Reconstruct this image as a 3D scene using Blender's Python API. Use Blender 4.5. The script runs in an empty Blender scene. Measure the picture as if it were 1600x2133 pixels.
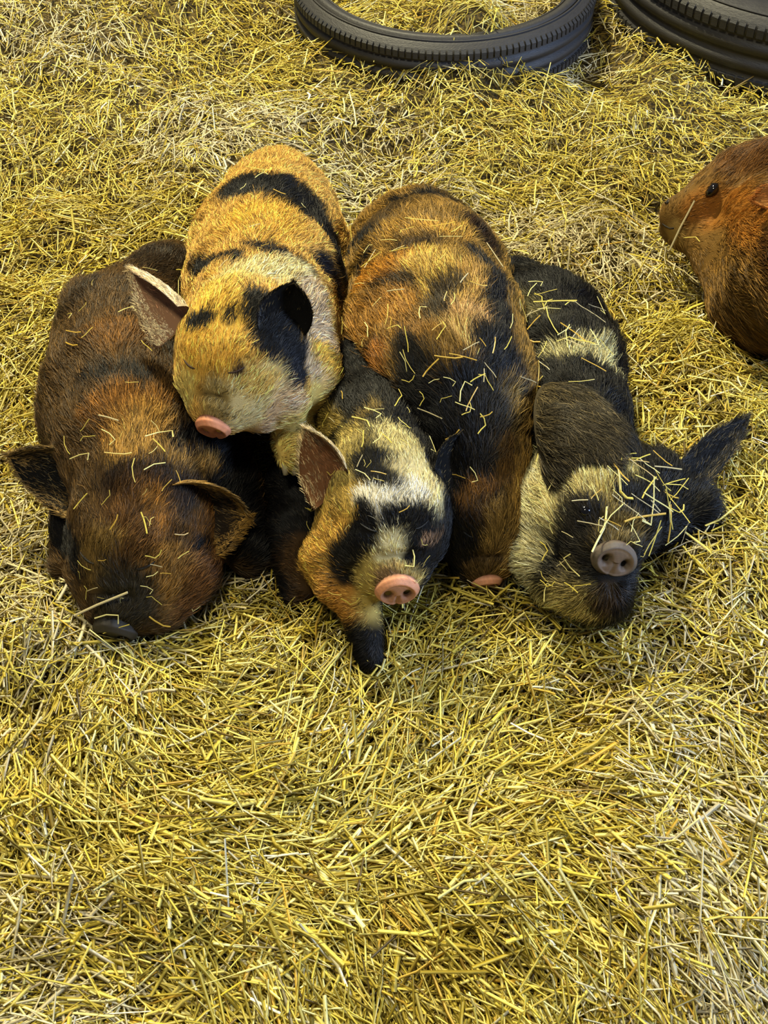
import bpy, math, random
import numpy as np
from mathutils import Vector
from mathutils.bvhtree import BVHTree

FUR = True       # full coat of hair
STRAW = 1.0      # share of the bedding straw
rng = np.random.default_rng(7)
random.seed(7)
C = bpy.context.scene.collection

# ------------------------------------------------------------------ camera
W, H, FPX = 1600.0, 2133.0, 2575.0
CAMZ, DEP = 1.40, math.radians(48)
cam_d = bpy.data.cameras.new('camera')
cam_d.sensor_fit = 'VERTICAL'; cam_d.sensor_height = 36.0
cam_d.lens = 36.0 * FPX / H
cam_d.clip_start = 0.05
cam = bpy.data.objects.new('camera', cam_d); C.objects.link(cam)
cam.location = (0, 0, CAMZ); cam.rotation_euler = (math.pi/2 - DEP, 0, 0)
bpy.context.scene.camera = cam
CAM = np.array([0, 0, CAMZ])
FW = np.array([0, math.cos(DEP), -math.sin(DEP)]); UP = np.array([0, math.sin(DEP), math.cos(DEP)])

# ------------------------------------------------------------------ world, lamps, exposure
world = bpy.data.worlds.new('barn_light'); bpy.context.scene.world = world
world.use_nodes = True
wb = world.node_tree.nodes['Background']
wb.inputs[0].default_value = (0.72, 0.80, 1.0, 1); wb.inputs[1].default_value = 0.13

def lamp(name, kind, loc, target, energy, color, size=1.0, size_y=None, angle=None):
    d = bpy.data.lights.new(name, kind); d.energy = energy; d.color = color
    if kind == 'AREA':
        d.size = size
        if size_y: d.shape = 'RECTANGLE'; d.size_y = size_y
    if angle is not None: d.angle = angle
    o = bpy.data.objects.new(name, d); C.objects.link(o)
    o.location = loc
    o.rotation_euler = (Vector(target) - Vector(loc)).to_track_quat('-Z', 'Y').to_euler()
    return o
lamp('warm_barn_lamp', 'AREA', (-0.8, 3.6, 3.2), (0, 1.3, 0), 262, (1.0, 0.91, 0.58), 0.38)
lamp('overhead_fill', 'AREA', (-0.5, 0.3, 3.6), (0, 1.2, 0), 62, (1.0, 0.92, 0.64), 0.5)  # added overhead fill to soften the shadows, no lamp of the barn
lamp('daylight_doorway', 'AREA', (3.2, 0.9, 1.5), (0.4, 1.8, 0.1), 150, (0.52, 0.68, 1.0), 0.8, 1.0)
vs = bpy.context.scene.view_settings
vs.view_transform = 'Standard'; vs.look = 'None'; vs.exposure = 0.0; vs.gamma = 1.0
vs.use_curve_mapping = False

# ------------------------------------------------------------------ helpers
def nrm(v):
    v = np.asarray(v, float); return v / (np.linalg.norm(v, axis=-1, keepdims=True) + 1e-12)
def raydir(px, py):
    return nrm(FW*FPX + np.array([1., 0, 0])*(px - W/2) - UP*(py - H/2))
def P(px, py, z=0.0):                       # point of the place at height z seen at that spot of the photograph
    d = raydir(px, py); return CAM + d*((z - CAMZ)/d[2])
def MP(px, py, z=0.0):                      # metres per pixel there
    return float(np.dot(P(px, py, z) - CAM, FW))/FPX
def lin(r, g, b):
    c = np.array([r, g, b], float)/255.0
    return np.where(c <= 0.04045, c/12.92, ((c + 0.055)/1.055)**2.4)

def hash3(i, j, k, s):
    n = (i*374761393 + j*668265263 + k*2147483647 + s*974634777) & 0xffffffff
    n = ((n ^ (n >> 13))*1274126177) & 0xffffffff
    return ((n ^ (n >> 16)) & 0xffff)/65535.0
def vnoise(p, scale, seed=0):               # smooth value noise in [-1, 1]
    q = np.asarray(p, float)*scale + 1000.0
    i = np.floor(q).astype(np.int64); f = q - i; f = f*f*(3 - 2*f)
    r = 0
    for a in (0, 1):
        for b in (0, 1):
            for c in (0, 1):
                w = (f[:, 0] if a else 1 - f[:, 0])*(f[:, 1] if b else 1 - f[:, 1])*(f[:, 2] if c else 1 - f[:, 2])
                r = r + w*hash3(i[:, 0] + a, i[:, 1] + b, i[:, 2] + c, seed)
    return r*2 - 1

def mesh_obj(name, verts, faces, mat, parent=None, base=(0, 0, 0), col=None, smooth=True):
    me = bpy.data.meshes.new(name)
    v = np.asarray(verts, np.float32) - np.asarray(base, np.float32)
    if isinstance(faces, np.ndarray):
        n, k = faces.shape
        me.vertices.add(len(v)); me.vertices.foreach_set('co', v.ravel())
        me.loops.add(n*k); me.loops.foreach_set('vertex_index', faces.astype(np.int32).ravel())
        me.polygons.add(n)
        me.polygons.foreach_set('loop_start', np.arange(0, n*k, k, dtype=np.int32))
        me.polygons.foreach_set('loop_total', np.full(n, k, np.int32))
        me.update(calc_edges=True)
    else:
        me.from_pydata(v.tolist(), [], faces); me.update()
    if smooth: me.polygons.foreach_set('use_smooth', np.ones(len(me.polygons), bool))
    if col is not None:
        at = me.color_attributes.new('coat', 'FLOAT_COLOR', 'POINT')
        c4 = np.ones((len(v), 4), np.float32); c4[:, :3] = col
        at.data.foreach_set('color', c4.ravel())
    if mat: me.materials.append(mat)
    o = bpy.data.objects.new(name, me); C.objects.link(o)
    if parent: o.parent = parent
    return o
def empty(name, loc, label, cat, group=None):
    o = bpy.data.objects.new(name, None); C.objects.link(o); o.location = tuple(map(float, loc))
    o['label'] = label; o['category'] = cat
    if group: o['group'] = group
    return o

# ------------------------------------------------------------------ materials
def coat_mat(name, rough=0.6, spec=0.3, bump=0.0, scale=300, tint=0.0, coat=0.0, sss=0.0):
    m = bpy.data.materials.new(name); m.use_nodes = True
    nt = m.node_tree; b = nt.nodes['Principled BSDF']
    a = nt.nodes.new('ShaderNodeAttribute'); a.attribute_name = 'coat'
    src = a.outputs['Color']
    if tint:
        n = nt.nodes.new('ShaderNodeTexNoise'); n.inputs['Scale'].default_value = scale*0.3; n.inputs['Detail'].default_value = 4
        mr = nt.nodes.new('ShaderNodeMapRange'); mr.inputs['To Min'].default_value = 1 - tint; mr.inputs['To Max'].default_value = 1 + tint
        nt.links.new(n.outputs['Fac'], mr.inputs['Value'])
        mx = nt.nodes.new('ShaderNodeMix'); mx.data_type = 'RGBA'; mx.blend_type = 'MULTIPLY'; mx.inputs['Factor'].default_value = 1
        nt.links.new(src, mx.inputs[6]); nt.links.new(mr.outputs['Result'], mx.inputs[7]); src = mx.outputs[2]
    nt.links.new(src, b.inputs['Base Color'])
    b.inputs['Roughness'].default_value = rough
    b.inputs['Specular IOR Level'].default_value = spec
    if coat: b.inputs['Coat Weight'].default_value = coat; b.inputs['Coat Roughness'].default_value = 0.2
    if sss:
        b.inputs['Subsurface Weight'].default_value = sss; b.inputs['Subsurface Scale'].default_value = 0.01
    if bump:
        n = nt.nodes.new('ShaderNodeTexNoise'); n.inputs['Scale'].default_value = scale; n.inputs['Detail'].default_value = 5
        bp = nt.nodes.new('ShaderNodeBump'); bp.inputs['Strength'].default_value = bump; bp.inputs['Distance'].default_value = 0.003
        nt.links.new(n.outputs['Fac'], bp.inputs['Height']); nt.links.new(bp.outputs['Normal'], b.inputs['Normal'])
    return m
M_SKIN = coat_mat('pig_skin', 0.75, 0.15, 0.4, 250)
M_HAIR = coat_mat('bristle_hair', 0.40, 0.24)
M_SNOUT = coat_mat('snout_skin', 0.42, 0.45, 0.35, 220, tint=0.25, sss=0.15)
M_WET = coat_mat('dark_wet_eye', 0.08, 0.6)
M_HOOF = coat_mat('hoof_horn', 0.45, 0.4, 0.3, 120, tint=0.3)
M_STRAW = coat_mat('straw', 0.42, 0.5, 0.0, 700, tint=0.35)
M_RUBBER = coat_mat('tyre_rubber', 0.55, 0.45, 0.35, 120, tint=0.35)

def bed_mat():
    m = bpy.data.materials.new('straw_litter'); m.use_nodes = True
    nt = m.node_tree; b = nt.nodes['Principled BSDF']
    tc = nt.nodes.new('ShaderNodeTexCoord')
    n = nt.nodes.new('ShaderNodeTexNoise'); n.inputs['Scale'].default_value = 130; n.inputs['Detail'].default_value = 6
    nt.links.new(tc.outputs['Object'], n.inputs['Vector'])
    r = nt.nodes.new('ShaderNodeValToRGB')
    r.color_ramp.elements[0].position = 0.35; r.color_ramp.elements[0].color = (*lin(24, 18, 5), 1)
    r.color_ramp.elements[1].position = 0.7; r.color_ramp.elements[1].color = (*lin(110, 90, 28), 1)
    nt.links.new(n.outputs['Fac'], r.inputs['Fac']); nt.links.new(r.outputs['Color'], b.inputs['Base Color'])
    b.inputs['Roughness'].default_value = 0.85
    bp = nt.nodes.new('ShaderNodeBump'); bp.inputs['Strength'].default_value = 0.8; bp.inputs['Distance'].default_value = 0.01
    nt.links.new(n.outputs['Fac'], bp.inputs['Height']); nt.links.new(bp.outputs['Normal'], b.inputs['Normal'])
    return m
M_BED = bed_mat()

# ------------------------------------------------------------------ signed distance modelling
class Sdf:
    def __init__(s): s.pr = []
    def cone(s, a, ra, b=None, rb=None, k=0.03, sub=False, flat=None):
        b = a if b is None else b; rb = ra if rb is None else rb
        s.pr.append(('c', np.array(a, float), ra, np.array(b, float), rb, k, sub)); return s
    def ell(s, c, rad, M=None, k=0.03, sub=False):
        s.pr.append(('e', np.array(c, float), np.array(rad, float), np.eye(3) if M is None else M, None, k, sub)); return s
    def dist(s, pr, p):
        if pr[0] == 'c':
            _, a, ra, b, rb, k, _ = pr
            ab = b - a; L2 = float(ab @ ab)
            pa = p - a
            if L2 < 1e-12: return np.sqrt((pa**2).sum(-1)) - ra
            t = np.clip((pa @ ab)/L2, 0, 1)
            return np.sqrt(((pa - t[..., None]*ab)**2).sum(-1)) - (ra + (rb - ra)*t)
        _, c, rad, M, _, k, _ = pr
        q = (p - c) @ M
        k0 = np.sqrt(((q/rad)**2).sum(-1)); k1 = np.sqrt(((q/rad**2)**2).sum(-1)) + 1e-9
        return k0*(k0 - 1)/k1
    def box(s):
        lo, hi = [], []
        for pr in s.pr:
            if pr[6]: continue
            if pr[0] == 'c':
                lo += [pr[1] - pr[2], pr[3] - pr[4]]; hi += [pr[1] + pr[2], pr[3] + pr[4]]
            else:
                m = pr[2].max(); lo.append(pr[1] - m); hi.append(pr[1] + m)
        return np.min(lo, 0) - 0.03, np.max(hi, 0) + 0.03
    def mesh(s, h=0.0048, carve=()):
        lo, hi = s.box(); n = np.ceil((hi - lo)/h).astype(int) + 1
        ax = [lo[i] + h*np.arange(n[i]) for i in range(3)]
        F = np.full(n, 1.0, np.float32)
        for pr in s.pr:
            k = pr[5]
            if pr[0] == 'c':
                l = np.minimum(pr[1] - pr[2], pr[3] - pr[4]) - 2*k - 0.01; u = np.maximum(pr[1] + pr[2], pr[3] + pr[4]) + 2*k + 0.01
            else:
                l = pr[1] - pr[2].max() - 2*k - 0.01; u = pr[1] + pr[2].max() + 2*k + 0.01
            i0 = np.clip(np.floor((l - lo)/h).astype(int), 0, n - 1); i1 = np.clip(np.ceil((u - lo)/h).astype(int) + 1, 1, n)
            if (i1 <= i0).any(): continue
            sl = tuple(slice(i0[i], i1[i]) for i in range(3))
            G = np.stack(np.meshgrid(*[ax[i][sl[i]] for i in range(3)], indexing='ij'), -1)
            d = s.dist(pr, G); f = F[sl]
            if pr[6]:
                hh = np.maximum(k - np.abs(f + d), 0)/k; F[sl] = np.maximum(f, -d) + hh*hh*k/4
            else:
                hh = np.maximum(k - np.abs(f - d), 0)/k; F[sl] = np.minimum(f, d) - hh*hh*k/4
        for (F2, lo2, h2) in carve:          # press against the neighbours already lying there
            idx = [np.clip(np.round((ax[i] - lo2[i])/h2).astype(int), -1, F2.shape[i]) for i in range(3)]
            ok = [(idx[i] >= 0) & (idx[i] < F2.shape[i]) for i in range(3)]
            s0 = [np.where(o)[0] for o in ok]
            if min(len(q) for q in s0) == 0: continue
            sl = tuple(slice(q[0], q[-1] + 1) for q in s0)
            g = F2[np.ix_(*[idx[i][sl[i]] for i in range(3)])]
            F[sl] = np.maximum(F[sl], -(g - 0.003))
        s.field = (F, lo, h)
        return surface_nets(F, lo, h)

def surface_nets(F, lo, h):
    ins = F < 0
    S = np.zeros(tuple(np.array(F.shape) - 1), np.int8)
    nx, ny, nz = S.shape
    cs = [(a, b, c) for a in (0, 1) for b in (0, 1) for c in (0, 1)]
    for a, b, c in cs: S += ins[a:a+nx, b:b+ny, c:c+nz]
    act = (S > 0) & (S < 8); I = np.argwhere(act); idx = np.full(S.shape, -1, np.int64); idx[act] = np.arange(len(I))
    val = {c: F[I[:, 0] + c[0], I[:, 1] + c[1], I[:, 2] + c[2]].astype(float) for c in cs}
    acc = np.zeros((len(I), 3)); cnt = np.zeros(len(I))
    for c in cs:
        for ax in range(3):
            if c[ax]: continue
            e = list(c); e[ax] = 1; e = tuple(e)
            m = (val[c] < 0) != (val[e] < 0)
            t = np.where(m, val[c]/(val[c] - val[e] + 1e-20), 0)
            p = np.tile(np.array(c, float), (len(I), 1)); p[:, ax] += t
            acc[m] += p[m]; cnt[m] += 1
    V = (I + acc/cnt[:, None])*h + lo
    Q = []
    for ax in range(3):
        a1, a2 = (ax + 1) % 3, (ax + 2) % 3
        sl0 = [slice(None)]*3; sl1 = [slice(None)]*3
        sl0[ax] = slice(0, -1); sl1[ax] = slice(1, None)
        A, B = ins[tuple(sl0)], ins[tuple(sl1)]
        E = np.argwhere(A != B); s = A[tuple(E.T)]
        ok = (E[:, a1] > 0) & (E[:, a2] > 0) & (E[:, a1] < F.shape[a1] - 1) & (E[:, a2] < F.shape[a2] - 1)
        E = E[ok]; s = s[ok]
        def cell(d1, d2):
            q = E.copy(); q[:, a1] -= d1; q[:, a2] -= d2; return idx[tuple(q.T)]
        q = np.stack([cell(1, 1), cell(0, 1), cell(0, 0), cell(1, 0)], 1)
        q[~s] = q[~s][:, ::-1]
        Q.append(q)
    Q = np.concatenate(Q); Q = Q[(Q >= 0).all(1)]
    return V, Q

def vnormals(V, Q):
    fn = np.cross(V[Q[:, 2]] - V[Q[:, 0]], V[Q[:, 3]] - V[Q[:, 1]])
    N = np.zeros_like(V)
    for j in range(4): np.add.at(N, Q[:, j], fn)
    return nrm(N), np.linalg.norm(fn, axis=1)*0.5

# ------------------------------------------------------------------ coat: colour and hair
def patch_color(p, base, patches, bvh, seed, jitter=0.0):
    wob = p + 0.014*np.stack([vnoise(p, 22, seed), vnoise(p, 22, seed + 1), vnoise(p, 22, seed + 2)], 1) \
            + 0.003*np.stack([vnoise(p, 90, seed + 3), vnoise(p, 90, seed + 4), vnoise(p, 90, seed + 5)], 1)
    if jitter: wob = wob + rng.normal(0, jitter, p.shape)
    col = np.tile(base, (len(p), 1))
    for q in patches:
        a, b, r, c, soft = q
        ab = b - a; t = np.clip(((wob - a) @ ab)/(ab @ ab + 1e-9), 0, 1)
        d = np.linalg.norm(wob - a - t[:, None]*ab, axis=1)
        w = np.clip((r - d)/(soft*r) + 0.5, 0, 1); w = (w*w*(3 - 2*w))[:, None]
        col = col*(1 - w) + c*w
    return col

def hit(bvh, px, py):
    d = raydir(px, py); r = bvh.ray_cast(Vector(CAM), Vector(d))
    return None if r[0] is None else (np.array(r[0]), np.array(r[1]))

def make_patches(bvh, specs):
    out = []
    for s in specs:                           # (x1, y1, x2, y2, radius px, colour[, softness])
        x1, y1, x2, y2, r, c = s[:6]; soft = s[6] if len(s) > 6 else 0.35
        pa, pb = hit(bvh, x1, y1), hit(bvh, x2, y2)
        if pa is None and pb is None: continue
        pa = pa or pb; pb = pb or pa
        out.append((pa[0], pb[0], 1.13*r*float(np.dot(pa[0] - CAM, FW))/FPX, np.asarray(c), soft))
    return out

def sample_surface(V, Q, N, area, n, zmin=-0.3):
    w = area*np.clip(N[Q].mean(1)[:, 2] + 0.75, 0.0, 1)
    f = rng.choice(len(Q), n, p=w/w.sum())
    u, v = rng.random(n), rng.random(n)
    ww = np.stack([(1-u)*(1-v), u*(1-v), u*v, (1-u)*v], 1)
    p = (V[Q[f]]*ww[..., None]).sum(1); nn = nrm((N[Q[f]]*ww[..., None]).sum(1))
    return p, nn

def grow_hair(name, p, n, flow, length, col, parent, base, lift=0.3, rad=0.00034, curl=0.25, K=5, seed=0):
    t = flow - (flow*n).sum(1)[:, None]*n; t = nrm(t)
    side = np.cross(n, t)
    ang = 0.42*vnoise(p, 28, seed + 11) + 0.25*vnoise(p, 110, seed + 12) + rng.normal(0, 0.17, len(p))
    t = t*np.cos(ang)[:, None] + side*np.sin(ang)[:, None]
    side = np.cross(n, t)
    L = (length*rng.uniform(0.6, 1.25, len(p)))[:, None]
    lf = (lift*(1 + 0.5*vnoise(p, 60, seed + 13)) + rng.normal(0, 0.09, len(p))).clip(0.05, 1.2)[:, None]
    cu = (curl*rng.normal(0, 0.5, len(p)) + curl*vnoise(p, 50, seed + 14))[:, None]
    s = np.linspace(0, 1, K)
    pts = np.stack([p - 0.001*n + L*(t*a + n*(lf*a - lf*0.62*a*a) + side*cu*a*a) for a in s], 1)
    cv = bpy.data.hair_curves.new(name)
    cv.add_curves([K]*len(p))
    cv.attributes['position'].data.foreach_set('vector', (pts.reshape(-1, 3) - np.asarray(base)).astype(np.float32).ravel())
    ra = cv.attributes.get('radius') or cv.attributes.new('radius', 'FLOAT', 'POINT')
    rr = (rad*rng.uniform(0.7, 1.3, (len(p), 1))*np.array([1, 1, 0.9, 0.65, 0.2][:K])[None])
    ra.data.foreach_set('value', rr.astype(np.float32).ravel())
    ca = cv.attributes.new('coat', 'FLOAT_COLOR', 'CURVE')
    c4 = np.ones((len(p), 4), np.float32); c4[:, :3] = col
    ca.data.foreach_set('color', c4.ravel())
    cv.materials.append(M_HAIR)
    o = bpy.data.objects.new(name, cv); C.objects.link(o); o.parent = parent
    o['kind'] = 'stuff'
    return o

def frame(nose, occ, hint):
    y = nrm(nose - occ); z = np.asarray(hint, float); z = nrm(z - (z @ y)*y); x = np.cross(y, z)
    return np.stack([x, y, z], 1), float(np.linalg.norm(nose - occ))

def pig_head(S, nose, occ, hint, w=1.0, pad=1.0):
    M, L = frame(nose, occ, hint)
    def T(x, y, z): return occ + M @ (np.array([x*w, y, z])*L)
    S.ell(T(0, .20, 0), np.array([.36*w, .36, .31])*L, M, k=.04)
    S.ell(T(0, .48, .0), np.array([.30*w, .30, .25])*L, M, k=.04)
    for sx in (-1, 1):
        S.ell(T(sx*.22, .38, -.14), np.array([.22*w, .30, .20])*L, M, k=.035)
        S.cone(T(sx*.17, .49, .16), .085*L, T(sx*.25, .36, .13), .08*L, k=.03)       # brow
        S.cone(T(sx*.19*pad, .62, -.02), .12*L*pad, T(sx*.12*w*pad, .78, -.07), .115*L*pad, k=.03)
        S.cone(T(sx*.19, .64, .03), .10*L, k=.03)                                       # cheek below the eye
    S.cone(T(0, .5, .02), .25*L, T(0, .79, -.01), .150*L, k=.035)
    S.cone(T(0, .74, -.02), .155*L*w**.5, T(0, .80, -.02), .135*L*w**.5, k=.02)        # rim behind the disc
    S.cone(T(0, .45, -.18), .17*L, T(0, .80, -.15), .085*L, k=.03)                       # lower jaw
    for sx in (-1, 1):
        S.cone(T(sx*.12, .65, .165), .020*L, T(sx*.22, .59, .145), .020*L, k=.012, sub=True)   # eye fold
    S.cone(T(-.09, .80, .145), .012*L, T(.09, .80, .145), .012*L, k=.012, sub=True)      # nose wrinkle
    return M, L, T

def snout_disc(parent, base, nose, M, L, w, c_disc, c_rim, mouth=True, tilt=0.0, out=.165):
    nr, nt = 22, 56; a, b = .152*L*w, .128*L
    r = np.linspace(0, 1, nr); th = np.arange(nt)*2*math.pi/nt
    V, col = [], []
    ct, st = math.cos(tilt), math.sin(tilt)
    nose = nose - M @ np.array([0, .165*L, 0]) + M @ np.array([0, ct, st])*out*L
    for ri in list(r) + [1.03, 1.0, .94]:
        k = len(V)//nt
        for t in th:
            x, z = a*ri*math.cos(t), b*ri*math.sin(t)
            if math.sin(t) > 0: z *= 1.05; x *= 1 - .10*math.sin(t)
            y = .012*L*(1 - ri**2) - .02*L*max(0, ri - .8)/.2
            y += .007*L*math.exp(-((ri - .84)/.09)**2)
            c = np.array(c_disc)*(1 - .0) if ri < .8 else np.array(c_rim)
            dn = 9
            for sx in (-1, 1):
                dn = min(dn, ((x - sx*.43*a)/(.18*a))**2 + ((z + .02*b)/(.26*b))**2)
            if k < nr:
                y -= .055*L*math.exp(-dn*1.1)
                c = c*(1 - .92*math.exp(-dn*.8))
                y -= .012*L*math.exp(-(x/(.10*a))**2)*(z < 0)
            if k == nr: y = -.03*L
            if k == nr + 1: y = -.06*L
            if k == nr + 2: y = -.14*L
            y2, z2 = y*ct - z*st, y*st + z*ct
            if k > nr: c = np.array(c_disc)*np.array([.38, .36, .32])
            c = c*(1 + .22*math.sin(x*900/1.0 + z*500)*math.sin(z*1100 + 1.7)*.5) * (1.12 if math.sin(t) > .2 and ri > .6 else .92)  # mottling, and upper rim painted lighter as if lit from above
            V.append(nose + M @ np.array([x, y2, z2])); col.append(c)
    m = nr + 3; Fc = []
    for i in range(m - 1):
        for j in range(nt):
            Fc.append((i*nt + j, i*nt + (j+1) % nt, (i+1)*nt + (j+1) % nt, (i+1)*nt + j))
    o = mesh_obj('snout', np.array(V), np.array(Fc)[:, ::-1], M_SNOUT, parent, base, np.array(col))
    return o

def ear(parent, base, b0, b1, tip, nvec, c_out, c_in, cup=.35, curl=.2, fur=1500, flen=.014, fringe=None, seed=0, belly=1.0):
    """a leaf-shaped shell from its root line b0-b1 to its tip, hollow on the side nvec looks to"""
    b0, b1, tip = map(lambda q: np.asarray(q, float), (b0, b1, tip))
    mid = (b0 + b1)/2; Lg = np.linalg.norm(tip - mid); hw = np.linalg.norm(b1 - b0)/2
    yv = nrm(tip - mid); nv = np.asarray(nvec, float); nv = nrm(nv - (nv @ yv)*yv)
    nu, nvv = 15, 18
    us = np.linspace(-1, 1, nu); vs_ = np.linspace(0, 1, nvv)
    Vv, Cc, Fl = [], [], []
    for layer in (0, 1):
        for v in vs_:
            wv = hw*(1 + .55*belly*v)*max(0.0, 1 - v**1.5)**.85 + .0015
            cen = b0*(1 - v)/2 + b1*(1 - v)/2 + tip*v
            xv = nrm((b1 - b0)*(1 - v) + np.cross(yv, nv)*np.sign((b1 - b0) @ np.cross(yv, nv) or 1)*hw*2*v)
            for u in us:
                off = cup*wv*(u*u - .45) + curl*Lg*v*v - (0.0032*(1 - .5*abs(u)) if layer else 0)
                p = cen + xv*wv*u*(1 - .18*cup*abs(u)) + nv*off
                Vv.append(p); Cc.append(c_out if layer else c_in)
    n1 = nu*nvv
    flip = ((np.cross(xv, yv)) @ nv) > 0
    for layer in (0, 1):
        for i in range(nvv - 1):
            for j in range(nu - 1):
                q = [layer*n1 + i*nu + j, layer*n1 + i*nu + j + 1, layer*n1 + (i+1)*nu + j + 1, layer*n1 + (i+1)*nu + j]
                if (layer == 0) != bool(flip): q = q[::-1]
                Fl.append(q)
    rim = [i*nu for i in range(nvv)] + [(nvv-1)*nu + j for j in range(1, nu)] + [i*nu + nu - 1 for i in range(nvv-2, -1, -1)]
    for a, b in zip(rim[:-1], rim[1:]):
        q = [a, b, b + n1, a + n1]; Fl.append(q if flip else q[::-1])
    V = np.array(Vv); Q = np.array(Fl); col = np.array(Cc)
    o = mesh_obj('ear', V, Q, M_SKIN, parent, base, col)
    if FUR and fur:
        N, ar = vnormals(V, Q)
        out = Q.min(1) >= n1
        for sel, cc, k, fl in ((out, c_out, fur, flen), (Q.max(1) < n1, c_in, fur//2, flen*.8)):
            q = Q[sel]; a = ar[sel]; f = rng.choice(len(q), k, p=a/a.sum())
            p = V[q[f]]; ww = rng.dirichlet((1, 1, 1, 1), k)[..., None]
            nn = nrm((N[q[f]]*ww).sum(1)); p = (p*ww).sum(1)
            s = -1 if (nrm(np.cross(V[q[:1, 2]] - V[q[:1, 0]], V[q[:1, 3]] - V[q[:1, 1]]))[0] @ nv > 0) == (q is Q[out]) else 1
            want = nv if cc is c_in else -nv
            nn = np.where((nn @ want)[:, None] < 0, -nn, nn)
            cj = np.tile(np.asarray(cc), (k, 1))
            if fringe is not None:
                uu = np.abs((p - mid) @ xv)/hw
                vt = ((p - mid) @ yv)/Lg
                wgt = np.clip(np.maximum(uu*1.3 - .5, vt*1.6 - .95) + rng.normal(0, .15, k), 0, 1)[:, None]; cj = cj*(1 - wgt) + np.asarray(fringe)*wgt
            cj = cj*rng.lognormal(0, .5, (k, 1)) + (rng.random((k, 1)) < .10)*lin(150, 130, 86)*.6
            if k: grow_hair('ear_hair', p, nn, np.tile(yv, (k, 1)), np.full(k, fl), cj, o, base, lift=.25, rad=.00036, seed=seed)
    return o

def blob(name, c, rad, M, col, mat, parent, base, nu=14, nv=20):
    V, Fq = [], []
    for i in range(nu + 1):
        a = math.pi*i/nu
        for j in range(nv):
            b = 2*math.pi*j/nv
            V.append(c + M @ (np.array([math.sin(a)*math.cos(b), math.sin(a)*math.sin(b), math.cos(a)])*rad))
    for i in range(nu):
        for j in range(nv): Fq.append((i*nv + j, (i+1)*nv + j, (i+1)*nv + (j+1) % nv, i*nv + (j+1) % nv))
    return mesh_obj(name, np.array(V), np.array(Fq), mat, parent, base, np.tile(col, (len(V), 1)))

def tube(name, pts, rad, col, mat, parent, base, ns=8):
    pts = np.array(pts, float); rad = np.broadcast_to(rad, (len(pts),)); T = nrm(np.gradient(pts, axis=0))
    V, Fq = [], []
    for i, p in enumerate(pts):
        a = nrm(np.cross(T[i], [0.3, .2, 1])); b = np.cross(T[i], a)
        for j in range(ns):
            t = 2*math.pi*j/ns; V.append(p + rad[i]*(a*math.cos(t) + b*math.sin(t)))
    n = len(pts)
    for i in range(n - 1):
        for j in range(ns): Fq.append([i*ns + j, i*ns + (j+1) % ns, (i+1)*ns + (j+1) % ns, (i+1)*ns + j])
    V.append(pts[0]); V.append(pts[-1])
    for j in range(ns):
        Fq.append([n*ns, (j+1) % ns, j]); Fq.append([n*ns + 1, (n-1)*ns + j, (n-1)*ns + (j+1) % ns])
    return mesh_obj(name, np.array(V), Fq, mat, parent, base, np.tile(col, (len(V), 1)))

def ball(px, py, rpx, z): return P(px, py, z), rpx*MP(px, py, z)

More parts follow.
